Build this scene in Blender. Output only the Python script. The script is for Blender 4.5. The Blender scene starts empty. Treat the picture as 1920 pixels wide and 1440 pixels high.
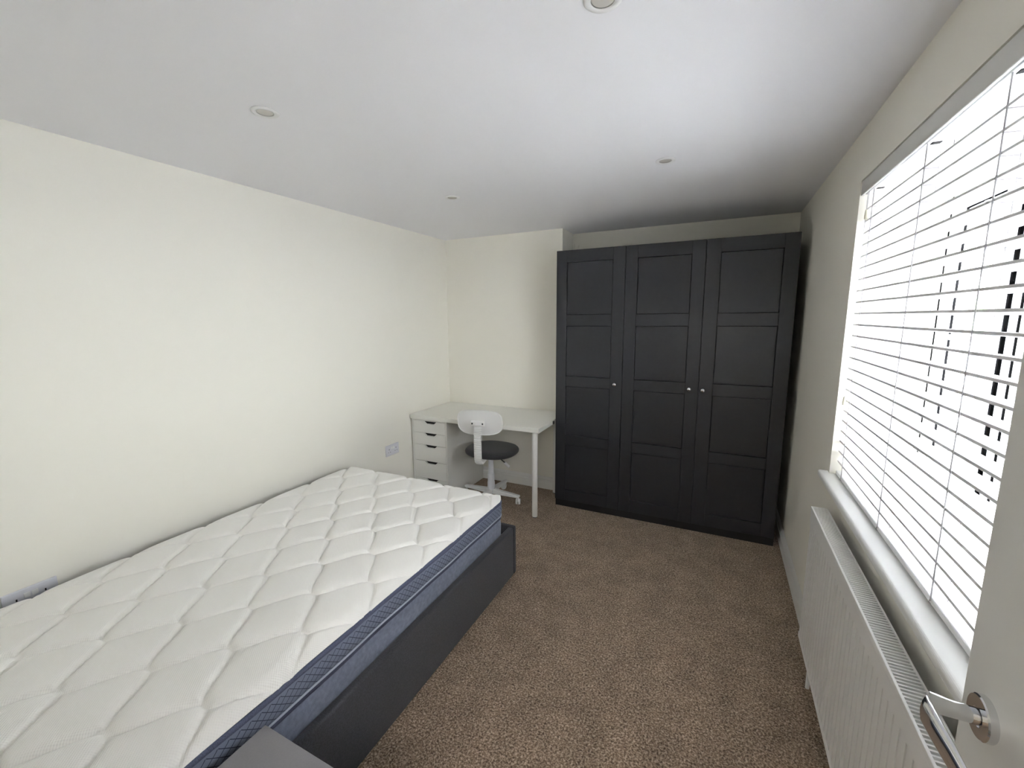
import bpy, bmesh, math, random
from mathutils import Vector, Matrix
random.seed(4)
sc = bpy.context.scene
PI = math.pi

# ---------------------------------------------------------------- camera
CAM = Vector((2.27919, -3.32041, 1.47904))
FPX = 797.989
cam = bpy.data.cameras.new('camera')
cam.sensor_fit = 'HORIZONTAL'; cam.sensor_width = 36.0
cam.lens = 36.0 * FPX / 1920.0
cam.clip_start = 0.02; cam.clip_end = 200
camo = bpy.data.objects.new('camera', cam); sc.collection.objects.link(camo)
R_ = Matrix(((0.89916524, 0.43753243, -0.00819967),
             (-0.05974464, 0.14129901, 0.98816252),
             (0.43351176, -0.88803151, 0.15319138)))      # rows: right, up, back
camo.matrix_world = Matrix.Translation(CAM) @ R_.transposed().to_4x4()
sc.camera = camo

# ---------------------------------------------------------------- world, light, exposure
wd = bpy.data.worlds.new('overcast'); sc.world = wd; wd.use_nodes = True
wn = wd.node_tree.nodes; wl = wd.node_tree.links; wn.clear()
wo = wn.new('ShaderNodeOutputWorld'); bg = wn.new('ShaderNodeBackground')
tc = wn.new('ShaderNodeTexCoord'); sx = wn.new('ShaderNodeSeparateXYZ')
rp = wn.new('ShaderNodeValToRGB'); rp.color_ramp.elements[0].position = 0.0
rp.color_ramp.elements[0].color = (0.86, 0.85, 0.86, 1); rp.color_ramp.elements[1].position = 0.6
rp.color_ramp.elements[1].color = (1.0, 0.98, 0.985, 1)
wl.new(tc.outputs['Generated'], sx.inputs[0]); wl.new(sx.outputs['Z'], rp.inputs[0])
wl.new(rp.outputs[0], bg.inputs[0]); wl.new(bg.outputs[0], wo.inputs[0])
bg.inputs[1].default_value = 25.0

def area(name, loc, rot, sx_, sy_, power, col=(1, 1, 1), portal=False):
    l = bpy.data.lights.new(name, 'AREA'); l.shape = 'RECTANGLE'; l.size = sx_; l.size_y = sy_
    l.energy = power; l.color = col
    if portal: l.cycles.is_portal = True
    o = bpy.data.objects.new(name, l); sc.collection.objects.link(o)
    o.location = loc; o.rotation_euler = rot
    return o
area('window_portal', (3.07, -1.92, 1.40), (0, PI/2, 0), 1.25, 1.5, 1.0, portal=True)
HALL = area('hall_fill', (2.50, -4.35, 2.12), (0, 0, 0), 0.3, 0.3, 9.0, (1.0, 0.98, 0.97))  # fill light added in the unseen hall to brighten the room

sc.view_settings.view_transform = 'Standard'; sc.view_settings.look = 'None'
sc.view_settings.gamma = 1.0; sc.view_settings.use_curve_mapping = False
sc.view_settings.exposure = 1.44
sc.cycles.sample_clamp_indirect = 0.0; sc.cycles.max_bounces = 14; sc.cycles.diffuse_bounces = 8; sc.cycles.transparent_max_bounces = 16

# ---------------------------------------------------------------- materials
def mat(name, col, rough=0.6, metal=0.0, spec=0.5, noise=None, bump=None, coat=0.0, sheen=0.0):
    """noise=(scale, amount)  bump=(scale, strength, distance)"""
    m = bpy.data.materials.new(name); m.use_nodes = True
    nt = m.node_tree; b = nt.nodes['Principled BSDF']
    b.inputs['Base Color'].default_value = (*col, 1)
    b.inputs['Roughness'].default_value = rough; b.inputs['Metallic'].default_value = metal
    b.inputs['Specular IOR Level'].default_value = spec
    b.inputs['Coat Weight'].default_value = coat; b.inputs['Sheen Weight'].default_value = sheen
    t = nt.nodes.new('ShaderNodeTexCoord')
    if noise:
        n = nt.nodes.new('ShaderNodeTexNoise'); n.inputs['Scale'].default_value = noise[0]; n.inputs['Detail'].default_value = 4
        nt.links.new(t.outputs['Object'], n.inputs['Vector'])
        r = nt.nodes.new('ShaderNodeValToRGB'); a = noise[1]
        r.color_ramp.elements[0].position = 0.3; r.color_ramp.elements[1].position = 0.7
        r.color_ramp.elements[0].color = (*[c*(1-a) for c in col], 1)
        r.color_ramp.elements[1].color = (*[min(1, c*(1+a)) for c in col], 1)
        nt.links.new(n.outputs['Fac'], r.inputs[0]); nt.links.new(r.outputs[0], b.inputs['Base Color'])
    if bump:
        n2 = nt.nodes.new('ShaderNodeTexNoise'); n2.inputs['Scale'].default_value = bump[0]; n2.inputs['Detail'].default_value = 3
        nt.links.new(t.outputs['Object'], n2.inputs['Vector'])
        bp = nt.nodes.new('ShaderNodeBump'); bp.inputs['Strength'].default_value = bump[1]; bp.inputs['Distance'].default_value = bump[2]
        nt.links.new(n2.outputs['Fac'], bp.inputs['Height']); nt.links.new(bp.outputs[0], b.inputs['Normal'])
    return m

M = {}
M['wall'] = mat('cream_wall_paint', (0.835, 0.815, 0.745), 0.85, noise=(1.3, 0.01), bump=(180, 0.08, 0.001))
M['ceil'] = mat('white_ceiling_paint', (0.84, 0.84, 0.87), 0.9, bump=(160, 0.06, 0.001))
M['trim'] = mat('white_gloss_trim', (0.80, 0.80, 0.78), 0.35)
M['gloss'] = mat('white_door_paint', (0.68, 0.68, 0.66), 0.45, bump=(400, 0.05, 0.0005))
M['upvc'] = mat('white_upvc', (0.86, 0.86, 0.88), 0.25)
M['gasket'] = mat('black_rubber', (0.004, 0.004, 0.0045), 0.9, spec=0.05)
M['slat'] = mat('white_slat', (0.80, 0.80, 0.815), 0.35, bump=(60, 0.05, 0.001))
M['cord'] = mat('white_cord', (0.40, 0.39, 0.41), 0.9)
M['tassel'] = mat('cream_plastic', (0.80, 0.77, 0.62), 0.4)
M['rad'] = mat('white_enamel', (0.80, 0.80, 0.79), 0.3)
M['radin'] = mat('radiator_inside_shade', (0.07, 0.07, 0.07), 0.7)  # dark colour paints in the shade below the grille bars
M['ward'] = mat('charcoal_foil', (0.0265, 0.027, 0.033), 0.40, spec=0.45, noise=(40, 0.05))
M['plinth'] = mat('black_plinth', (0.012, 0.012, 0.013), 0.5)
M['chrome'] = mat('polished_chrome', (0.75, 0.76, 0.78), 0.08, 1.0)
M['desk'] = mat('white_laminate', (0.80, 0.80, 0.76), 0.3)
M['desk_edge'] = mat('white_laminate_edge', (0.82, 0.82, 0.80), 0.35)
M['drw'] = mat('white_drawer', (0.78, 0.78, 0.75), 0.4)
M['dark'] = mat('cavity_shade_black', (0.015, 0.015, 0.015), 0.9)  # near-black colour stands in for the shade inside openings
M['plastic'] = mat('white_plastic', (0.80, 0.80, 0.80), 0.35)
M['greyplastic'] = mat('cool_white_plastic', (0.72, 0.73, 0.77), 0.4)
M['seat'] = mat('charcoal_fabric', (0.035, 0.035, 0.040), 0.8, noise=(300, 0.25), bump=(500, 0.3, 0.001), sheen=0.2)
M['blackm'] = mat('black_metal', (0.02, 0.02, 0.02), 0.4)
M['frame'] = mat('charcoal_upholstery', (0.044, 0.044, 0.054), 0.85, noise=(220, 0.35), bump=(600, 0.4, 0.001), sheen=0.15)
M['ns'] = mat('grey_matt_top', (0.225, 0.22, 0.24), 0.5, noise=(500, 0.05))
M['lowband'] = mat('slate_blue_knit', (0.16, 0.185, 0.26), 0.85, noise=(60, 0.18), bump=(350, 0.5, 0.001), sheen=0.3)
M['tape'] = mat('navy_edge_tape', (0.085, 0.10, 0.165), 0.8, noise=(500, 0.4), bump=(500, 0.4, 0.001))
M['piping'] = mat('silver_piping', (0.36, 0.39, 0.47), 0.6)
M['darkstrip'] = mat('dark_blue_strip', (0.055, 0.065, 0.11), 0.8, noise=(300, 0.2))
M['bulb'] = mat('lamp_face', (0.62, 0.60, 0.56), 0.15)
M['socket'] = mat('socket_plastic', (0.70, 0.70, 0.75), 0.3)
M['hole'] = mat('socket_hole', (0.02, 0.02, 0.025), 0.8)
M['alu'] = mat('brushed_edge', (0.45, 0.44, 0.42), 0.35, 0.6)

def carpet_mat():
    m = bpy.data.materials.new('brown_twist_carpet'); m.use_nodes = True
    nt = m.node_tree; b = nt.nodes['Principled BSDF']; b.inputs['Roughness'].default_value = 0.95
    b.inputs['Specular IOR Level'].default_value = 0.1; b.inputs['Sheen Weight'].default_value = 0.15
    t = nt.nodes.new('ShaderNodeTexCoord')
    n = nt.nodes.new('ShaderNodeTexNoise'); n.inputs['Scale'].default_value = 150; n.inputs['Detail'].default_value = 2.0
    n.inputs['Roughness'].default_value = 0.6; n.inputs['Distortion'].default_value = 0.6
    nt.links.new(t.outputs['Object'], n.inputs['Vector'])
    r = nt.nodes.new('ShaderNodeValToRGB'); e = r.color_ramp.elements
    e[0].position = 0.34; e[0].color = (0.110, 0.074, 0.050, 1)
    e[1].position = 0.68; e[1].color = (0.62, 0.49, 0.375, 1)
    k = e.new(0.50); k.color = (0.300, 0.215, 0.150, 1)
    nt.links.new(n.outputs['Fac'], r.inputs[0])
    n2 = nt.nodes.new('ShaderNodeTexNoise'); n2.inputs['Scale'].default_value = 9; n2.inputs['Detail'].default_value = 4
    nt.links.new(t.outputs['Object'], n2.inputs['Vector'])
    mr = nt.nodes.new('ShaderNodeMapRange'); mr.inputs['From Min'].default_value = .35; mr.inputs['From Max'].default_value = .65
    mr.inputs['To Min'].default_value = 0.88; mr.inputs['To Max'].default_value = 1.12
    nt.links.new(n2.outputs['Fac'], mr.inputs['Value'])
    mx = nt.nodes.new('ShaderNodeMix'); mx.data_type = 'RGBA'; mx.blend_type = 'MULTIPLY'; mx.inputs['Factor'].default_value = 1
    nt.links.new(r.outputs[0], mx.inputs['A']); nt.links.new(mr.outputs[0], mx.inputs['B'])
    nt.links.new(mx.outputs['Result'], b.inputs['Base Color'])
    bp = nt.nodes.new('ShaderNodeBump'); bp.inputs['Strength'].default_value = 0.9; bp.inputs['Distance'].default_value = 0.006
    nt.links.new(n.outputs['Fac'], bp.inputs['Height']); nt.links.new(bp.outputs[0], b.inputs['Normal'])
    return m
M['carpet'] = carpet_mat()

def math_node(nt, op, a, b=None):
    n = nt.nodes.new('ShaderNodeMath'); n.operation = op
    for i, v in enumerate((a, b)):
        if v is None: continue
        if isinstance(v, (int, float)): n.inputs[i].default_value = v
        else: nt.links.new(v, n.inputs[i])
    return n.outputs[0]

def mattress_mat():
    m = bpy.data.materials.new('white_knit_ticking'); m.use_nodes = True
    nt = m.node_tree; b = nt.nodes['Principled BSDF']; b.inputs['Roughness'].default_value = 0.9
    b.inputs['Base Color'].default_value = (0.88, 0.87, 0.845, 1); b.inputs['Sheen Weight'].default_value = 0.2
    b.inputs['Specular IOR Level'].default_value = 0.2
    t = nt.nodes.new('ShaderNodeTexCoord'); s = nt.nodes.new('ShaderNodeSeparateXYZ')
    nt.links.new(t.outputs['Object'], s.inputs[0])
    a = math_node(nt, 'SINE', math_node(nt, 'MULTIPLY', s.outputs['X'], 2*PI/0.0075))
    c = math_node(nt, 'SINE', math_node(nt, 'MULTIPLY', s.outputs['Y'], 2*PI/0.0075))
    h = math_node(nt, 'MULTIPLY', a, c)
    n = nt.nodes.new('ShaderNodeTexNoise'); n.inputs['Scale'].default_value = 30; nt.links.new(t.outputs['Object'], n.inputs['Vector'])
    h2 = math_node(nt, 'ADD', h, math_node(nt, 'MULTIPLY', n.outputs['Fac'], 3.0))
    bp = nt.nodes.new('ShaderNodeBump'); bp.inputs['Strength'].default_value = 0.32; bp.inputs['Distance'].default_value = 0.0012
    nt.links.new(h2, bp.inputs['Height']); nt.links.new(bp.outputs[0], b.inputs['Normal'])
    return m
M['mattress'] = mattress_mat()

def lattice_mat():
    """dark diagonal stitch lattice on a blue-grey knit, drawn in UV metres"""
    m = bpy.data.materials.new('blue_lattice_border'); m.use_nodes = True
    nt = m.node_tree; b = nt.nodes['Principled BSDF']; b.inputs['Roughness'].default_value = 0.85
    t = nt.nodes.new('ShaderNodeTexCoord'); s = nt.nodes.new('ShaderNodeSeparateXYZ')
    nt.links.new(t.outputs['UV'], s.inputs[0])
    def line(a, bb, per, w):
        v = math_node(nt, 'ADD', math_node(nt, 'MULTIPLY', s.outputs['X'], a), math_node(nt, 'MULTIPLY', s.outputs['Y'], bb))
        f = math_node(nt, 'FRACT', math_node(nt, 'DIVIDE', v, per))
        return math_node(nt, 'LESS_THAN', f, w)
    l = math_node(nt, 'MAXIMUM', line(1, 1.15, 0.027, 0.11), line(1, -1.15, 0.027, 0.11))
    # keep the stitching away from the band's top
    g = math_node(nt, 'LESS_THAN', s.outputs['Y'], 0.058)
    l = math_node(nt, 'MULTIPLY', l, g)
    mx = nt.nodes.new('ShaderNodeMix'); mx.data_type = 'RGBA'
    mx.inputs['A'].default_value = (0.17, 0.195, 0.27, 1); mx.inputs['B'].default_value = (0.028, 0.034, 0.065, 1)
    nt.links.new(l, mx.inputs['Factor']); nt.links.new(mx.outputs['Result'], b.inputs['Base Color'])
    n = nt.nodes.new('ShaderNodeTexNoise'); n.inputs['Scale'].default_value = 500; nt.links.new(t.outputs['Object'], n.inputs['Vector'])
    bp = nt.nodes.new('ShaderNodeBump'); bp.inputs['Strength'].default_value = 0.4; bp.inputs['Distance'].default_value = 0.001
    nt.links.new(n.outputs['Fac'], bp.inputs['Height']); nt.links.new(bp.outputs[0], b.inputs['Normal'])
    return m
M['lattice'] = lattice_mat()

def glass_mat():
    m = bpy.data.materials.new('window_glass'); m.use_nodes = True
    nt = m.node_tree; nt.nodes.clear()
    o = nt.nodes.new('ShaderNodeOutputMaterial'); tr = nt.nodes.new('ShaderNodeBsdfTransparent'); tr.inputs[0].default_value = (0.93, 0.96, 0.96, 1)
    gl = nt.nodes.new('ShaderNodeBsdfGlossy'); gl.inputs['Roughness'].default_value = 0.02
    lw = nt.nodes.new('ShaderNodeLayerWeight'); lw.inputs[0].default_value = .5
    fr = math_node(nt, 'ADD', .03, math_node(nt, 'MULTIPLY', .9, math_node(nt, 'POWER', lw.outputs['Facing'], 5.0)))
    mx = nt.nodes.new('ShaderNodeMixShader')
    nt.links.new(fr, mx.inputs[0]); nt.links.new(tr.outputs[0], mx.inputs[1]); nt.links.new(gl.outputs[0], mx.inputs[2])
    nt.links.new(mx.outputs[0], o.inputs[0])
    return m
M['glass'] = glass_mat()

# ---------------------------------------------------------------- helpers
def obj(name, bm, m, parent=None, smooth=False, angle=None):
    me = bpy.data.meshes.new(name); bmesh.ops.recalc_face_normals(bm, faces=bm.faces[:]) if not getattr(bm, 'keepn', False) else None
    bm.to_mesh(me); bm.free()
    if m: me.materials.append(m)
    o = bpy.data.objects.new(name, me); sc.collection.objects.link(o)
    if smooth:
        me.polygons.foreach_set('use_smooth', [True]*len(me.polygons))
        me.set_sharp_from_angle(angle=math.radians(angle or 40))
    if parent: o.parent = parent
    return o

def B(): return bmesh.new()

def box(bm, x0, x1, y0, y1, z0, z1, bev=0, seg=2):
    r = bmesh.ops.create_cube(bm, size=1)
    vs = r['verts']
    for v in vs:
        v.co = Vector((x0 + (v.co.x+.5)*(x1-x0), y0 + (v.co.y+.5)*(y1-y0), z0 + (v.co.z+.5)*(z1-z0)))
    if bev:
        es = list({e for v in vs for e in v.link_edges})
        bmesh.ops.bevel(bm, geom=es, offset=bev, segments=seg, affect='EDGES', profile=0.5)
    return vs

def cyl(bm, p0, p1, r0, r1=None, n=24, cap=True):
    p0 = Vector(p0); p1 = Vector(p1); d = p1-p0
    if r1 is None: r1 = r0
    q = Vector((0, 0, 1)).rotation_difference(d.normalized())
    mtx = Matrix.Translation((p0+p1)/2) @ q.to_matrix().to_4x4()
    return bmesh.ops.create_cone(bm, cap_ends=cap, segments=n, radius1=r0, radius2=r1, depth=d.length, matrix=mtx)['verts']

def lathe(bm, prof, c=(0, 0, 0), axis='Z', n=32, flip=1):
    """prof: (r, h) list; revolve about axis"""
    rings = []
    for r, h in prof:
        ring = []
        for i in range(n):
            a = 2*PI*i/n
            x, y = r*math.cos(a), r*math.sin(a)
            p = {'Z': (x, y, h*flip), 'X': (h*flip, x, y), 'Y': (x, h*flip, y)}[axis]
            ring.append(bm.verts.new(Vector(c)+Vector(p)))
        rings.append(ring)
    for a, b in zip(rings, rings[1:]):
        for i in range(n): bm.faces.new((a[i], a[(i+1) % n], b[(i+1) % n], b[i]))
    bm.faces.new(rings[0]); bm.faces.new(rings[-1])

def tube(bm, pts, r, n=8):
    pts = [Vector(p) for p in pts]; rings = []
    for i, p in enumerate(pts):
        d = (pts[min(i+1, len(pts)-1)] - pts[max(i-1, 0)]).normalized()
        q = Vector((0, 0, 1)).rotation_difference(d)
        rr = r[i] if isinstance(r, (list, tuple)) else r
        rings.append([bm.verts.new(p + q @ Vector((rr*math.cos(2*PI*k/n), rr*math.sin(2*PI*k/n), 0))) for k in range(n)])
    for a, b in zip(rings, rings[1:]):
        for k in range(n): bm.faces.new((a[k], a[(k+1) % n], b[(k+1) % n], b[k]))
    bm.faces.new(rings[0]); bm.faces.new(rings[-1])

def prism(bm, poly, axis, a0, a1):
    """extrude a 2D polygon along axis; poly coords are the two other axes in order"""
    def P(u, v, a): return {'X': (a, u, v), 'Y': (u, a, v), 'Z': (u, v, a)}[axis]
    A = [bm.verts.new(P(u, v, a0)) for u, v in poly]; C = [bm.verts.new(P(u, v, a1)) for u, v in poly]
    n = len(poly)
    for i in range(n): bm.faces.new((A[i], A[(i+1) % n], C[(i+1) % n], C[i]))
    bm.faces.new(A); bm.faces.new(C)

def thing(name, label, cat, loc=(0, 0, 0), rz=0, group=None):
    o = bpy.data.objects.new(name, None); sc.collection.objects.link(o)
    o.empty_display_size = .1
    o.location = loc; o.rotation_euler = (0, 0, rz); o['label'] = label; o['category'] = cat
    if group: o['group'] = group
    return o
def struct(name, label=None, loc=(0, 0, 0)):
    o = bpy.data.objects.new(name, None); sc.collection.objects.link(o); o['kind'] = 'structure'; o.location = loc
    if label: o['label'] = label
    return o
def smesh(name, bm, m, label=None):
    o = obj(name, bm, m); o['kind'] = 'structure'
    if label: o['label'] = label
    return o
def copyobj(o, parent, loc=None):
    c = o.copy(); sc.collection.objects.link(c); c.parent = parent
    if loc is not None: c.location = loc
    return c

# ---------------------------------------------------------------- room
W, H = 2.7216, 2.1735
XS, YR = 1.113, 0.266          # end of the chimney-like pier, recess depth
YN = -3.43                     # near wall face
JY0, JY1 = -1.217, -2.62       # window opening
SZ, VZ = 0.83, 1.977           # sill top, opening head
XF = 2.97                      # inner face of window frame
XO = 3.042                      # outer wall face
DX0, DX1, DZ = 1.84, 2.636, 1.99

bm = B(); box(bm, -0.2, XO, -6.2, 0.6, -0.12, 0.0); smesh('floor', bm, M['carpet'], 'brown flecked twist carpet')
bm = B(); box(bm, -0.2, XO, -6.2, 0.6, H, H+0.15); smesh('ceiling', bm, M['ceil'], 'smooth white ceiling')
bm = B(); box(bm, -0.2, 0, YN, 0.4, 0, H); smesh('wall_left', bm, M['wall'], 'long plain cream wall beside the bed')
bm = B(); prism(bm, [(0, 0), (XS, 0), (XS, YR), (W, YR), (W, 0.5), (0, 0.5)], 'Z', 0, H)
smesh('wall_back', bm, M['wall'], 'cream end wall stepping back behind the wardrobe')
bm = B()
box(bm, W, XO, JY0, 0.5, 0, H); box(bm, W, XO, -6.2, JY1, 0, H)
box(bm, W, XO, JY1, JY0, 0, SZ-0.03); box(bm, W, XO, JY1, JY0, VZ, H)
smesh('wall_right', bm, M['wall'], 'cream window wall')
bm = B(); box(bm, 0, DX0, YN-0.11, YN, 0, H); box(bm, DX1, W, YN-0.11, YN, 0, H); box(bm, DX0, DX1, YN-0.11, YN, DZ, H)
smesh('wall_front', bm, M['wall'], 'cream wall with the doorway')
bm = B(); box(bm, 1.1, 1.3, -6.2, YN-0.11, 0, H); box(bm, 1.3, W, -6.2, -6.0, 0, H)
smesh('wall_hall', bm, M['wall'], 'cream walls of the hall outside the doorway')

def baseboard(name, pts):
    """pts: list of (x, y) wall-foot points; the room lies to the left of travel"""
    prof = [(0, 0), (.017, 0), (.017, .070), (.013, .078), (.013, .088), (.009, .097), (.004, .104), (0, .108)]
    bm = B(); rows = []
    n = len(pts)
    for i, p in enumerate(pts):
        p = Vector(p)
        nrm = []
        for j in (i-1, i):
            if 0 <= j < n-1:
                d = (Vector(pts[j+1])-Vector(pts[j])).normalized(); nrm.append(Vector((-d.y, d.x)))
        m_ = sum(nrm, Vector((0, 0)))
        if len(nrm) == 2: m_ = m_/ (1+nrm[0].dot(nrm[1]))
        rows.append([bm.verts.new((p.x+m_.x*a, p.y+m_.y*a, z)) for a, z in prof])
    for a, b in zip(rows, rows[1:]):
        for k in range(len(prof)-1): bm.faces.new((a[k], b[k], b[k+1], a[k+1]))
        bm.faces.new((a[-1], b[-1], b[0], a[0]))
    bm.faces.new(rows[0]); bm.faces.new(rows[-1])
    return smesh(name, bm, M['trim'])
baseboard('baseboard_left', [(0, 0), (0, YN)])
baseboard('baseboard_back', [(W, YR), (XS, YR), (XS, 0), (0, 0)])
baseboard('baseboard_right', [(W, YN), (W, YR)])
baseboard('baseboard_front', [(0, YN), (DX0-.07, YN)])

# window board
bm = B(); box(bm, W, XF+.01, JY1, JY0, SZ-0.028, SZ)
arc = [(W-.034+.010-.010*math.sin(a), SZ-.010+.010*math.cos(a)) for a in [PI/2*i/5 for i in range(6)]]
arc2 = [(W-.034+.010-.010*math.cos(a), SZ-.018-.010*math.sin(a)) for a in [PI/2*i/5 for i in range(6)]]
prism(bm, [(W, SZ)] + arc + arc2 + [(W, SZ-.028)], 'Y', JY1-.03, JY0+.032)
o = smesh('trim_1', bm, M['trim'], 'white window board with a rounded nose')
# door lining
bm = B(); box(bm, DX0-.06, DX0, YN, YN+.016, 0, DZ+.06, .004); box(bm, DX1, DX1+.07, YN, YN+.016, 0, DZ+.06, .004); box(bm, DX0, DX1, YN, YN+.016, DZ, DZ+.06, .004)
box(bm, DX0, DX0+.02, YN-.11, YN, 0, DZ); box(bm, DX1-.002, DX1+.02, YN-.11, YN, 0, DZ)
smesh('trim_2', bm, M['trim'], 'white architrave round the doorway')

# ---------------------------------------------------------------- window
win = struct('window_1', 'white framed window behind the blind')
yf0, yf1 = JY0, JY1
zf0, zf1 = SZ, VZ
fw = .065
bm = B()
box(bm, XF, XF+.07, yf0-fw, yf0, zf0, zf1, .004); box(bm, XF, XF+.07, yf1, yf1+fw, zf0, zf1, .004)
box(bm, XF, XF+.07, yf1+fw, yf0-fw, zf0, zf0+fw, .004); box(bm, XF, XF+.07, yf1+fw, yf0-fw, zf1-fw, zf1, .004)
span = (yf0-fw) - (yf1+fw); ns = 3; mull = .055
sw0 = .419; sw1 = (span-sw0-2*mull)/2; SWS = [sw0, sw1, sw1]
YS = [yf0-fw, yf0-fw-sw0-mull, yf0-fw-sw0-sw1-2*mull]
for k in range(1, ns):
    ya = YS[k]+mull
    box(bm, XF, XF+.07, ya-mull, ya, zf0+fw, zf1-fw, .004)
obj('window_frame', bm, M['upvc'], win)
for k in range(ns):
    y1 = YS[k]; y0 = y1-SWS[k]; z0 = zf0+fw; z1 = zf1-fw
    g_ = .0095
    bm = B()
    box(bm, XF-.0055, XF+.012, y0, y0+g_, z0, z1); box(bm, XF-.0055, XF+.012, y1-g_, y1, z0, z1)
    box(bm, XF-.0055, XF+.012, y0+g_, y1-g_, z0, z0+g_); box(bm, XF-.0055, XF+.012, y0+g_, y1-g_, z1-g_, z1)
    obj('gasket', bm, M['gasket'], win)
    s = .082; a0, a1, b0, b1 = y0+g_, y1-g_, z0+g_, z1-g_
    bm = B()
    box(bm, XF-.006, XF+.055, a0, a0+s, b0, b1, .005); box(bm, XF-.006, XF+.055, a1-s, a1, b0, b1, .005)
    box(bm, XF-.006, XF+.055, a0+s, a1-s, b0, b0+s, .005); box(bm, XF-.006, XF+.055, a0+s, a1-s, b1-s, b1, .005)
    sash = obj('sash', bm, M['upvc'], win)
    bm = B()
    t_ = .004
    for (c0, c1, d0, d1) in ((a0+s, a0+s+t_, b0+s, b1-s), (a1-s-t_, a1-s, b0+s, b1-s), (a0+s+t_, a1-s-t_, b0+s, b0+s+t_), (a0+s+t_, a1-s-t_, b1-s-t_, b1-s)):
        box(bm, XF+.002, XF+.0075, c0, c1, d0, d1)
    obj('gasket', bm, M['gasket'], sash)
    bm = B(); box(bm, XF+.008, XF+.012, a0+s+t_, a1-s-t_, b0+s+t_, b1-s-t_); obj('pane', bm, M['glass'], sash)
    bm = B()
    yc = (a0+a1)/2
    box(bm, XF-.001, XF+.0075, yc-.009, yc+.009, b0+s+t_, b1-s-t_, .002); obj('glazing_bar', bm, M['upvc'], sash)
    for q in (1, 2, 3):
        zc = b0+s + (b1-b0-2*s)*q/4
        for (c0, c1) in ((a0+s+t_, yc-.009), (yc+.009, a1-s-t_)):
            bm = B(); box(bm, XF-.001, XF+.0075, c0, c1, zc-.009, zc+.009, .002); obj('glazing_bar', bm, M['upvc'], sash)

# ---------------------------------------------------------------- venetian blind
blind = thing('venetian_blind', 'white venetian blind with wide slats hanging in the window recess', 'blind', (W, (JY0+JY1)/2, SZ))
def inblind(o):
    o.parent = blind; o.matrix_parent_inverse = Matrix.Translation(blind.location).inverted(); return o
BX0 = W+.020; SWD = .050; BY0 = JY0-.008; BY1 = JY1+.008
bm = B(); box(bm, W+.001, W+.010, BY1, BY0, 1.921, 1.973, .002); inblind(obj('valance', bm, M['gloss']))
bm = B()
hx0, hx1, hz0, hz1 = W+.016, W+.068, 1.924, 1.972
box(bm, hx0, hx1, BY1, BY0, hz0, hz1, .002)
hr = inblind(obj('head_rail', bm, M['slat']))
LAD = [-1.315, -1.755, -2.125, -2.50]
# cord slots under the head rail
for y in LAD:
    bm = B(); box(bm, W+.026, W+.046, y-.009, y+.009, 1.9225, 1.9245, .0008); o = obj('cord_slot', bm, M['dark']); o.parent = hr
tilt = math.radians(6.5)
def slat_mesh():
    bm = B(); n = 6; th = .0062
    top = []; bot = []
    for i in range(n+1):
        u = i/n; x = u*SWD; cz = .0016*(1-(2*u-1)**2)
        top.append((x, cz+th/2)); bot.append((x, cz-th/2))
    poly = top + bot[::-1]
    prism(bm, poly, 'Y', BY1-blind.location.y+.004, BY0-blind.location.y-.004)
    return bm
s0 = obj('slat', slat_mesh(), M['slat'], blind)
NS = 24
for k in range(NS):
    o = s0 if k == 0 else copyobj(s0, blind)
    z = 1.868 - .0425*k
    o.location = (BX0-W, 0, z-SZ); o.rotation_euler = (0, tilt + random.uniform(-.006, .006), 0)
bm = B(); box(bm, BX0-.001, BX0+SWD+.001, BY1+.004, BY0-.004, SZ+.004, SZ+.019, .003); inblind(obj('bottom_rail', bm, M['slat']))
for y in LAD:
    bm = B()
    for xx in (BX0-.0015, BX0+SWD+.0015):
        tube(bm, [(xx, y, 1.925), (xx, y, 1.4), (xx, y, SZ+.012)], .0015, 6)
    inblind(obj('ladder_cord', bm, M['cord']))
    bm = B()
    for k in range(NS):
        z = 1.868-.0425*k-.0042
        tube(bm, [(BX0, y+.004, z), (BX0+SWD, y+.004, z-.0035)], .0011, 5)
    inblind(obj('ladder_rungs', bm, M['cord']))['kind'] = 'stuff'
    bm = B(); tube(bm, [(BX0+.026, y-.003, 1.925), (BX0+.026, y-.003, SZ+.012)], .0009, 6); inblind(obj('lift_cord', bm, M['cord']))
    bm = B(); tube(bm, [(BX0-.002, y, SZ+.016), (BX0-.004, y, SZ+.008), (BX0+.002, y, SZ+.003)], .0012, 6); inblind(obj('cord_end', bm, M['cord']))
# pull cords at the far end with their tassels
for (yy, zt, zb) in ((-1.262, 1.925, 1.16), (-1.275, 1.925, 1.86)):
    bm = B(); tube(bm, [(W+.014, yy, zt), (W+.013, yy, zb)], .0009, 6); inblind(obj('pull_cord', bm, M['cord']))
    bm = B(); lathe(bm, [(.002, 0), (.0045, -.002), (.0065, -.026), (.006, -.034), (.002, -.035)], (W+.013, yy, zb+.002), 'Z', 16); inblind(obj('tassel', bm, M['tassel'], smooth=True))

# ---------------------------------------------------------------- radiator
RX0, RX1, RY0, RY1, RZ0, RZ1 = 2.638, 2.692, -1.395, -2.68, .178, .742
rad = thing('radiator', 'white steel panel radiator under the window with a slotted top grille', 'radiator', (RX0, (RY0+RY1)/2, RZ0))
def inn(parent, o):
    o.parent = parent; o.matrix_parent_inverse = Matrix.LocRotScale(parent.location, parent.rotation_euler, None).inverted(); return o
bm = B()
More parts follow.
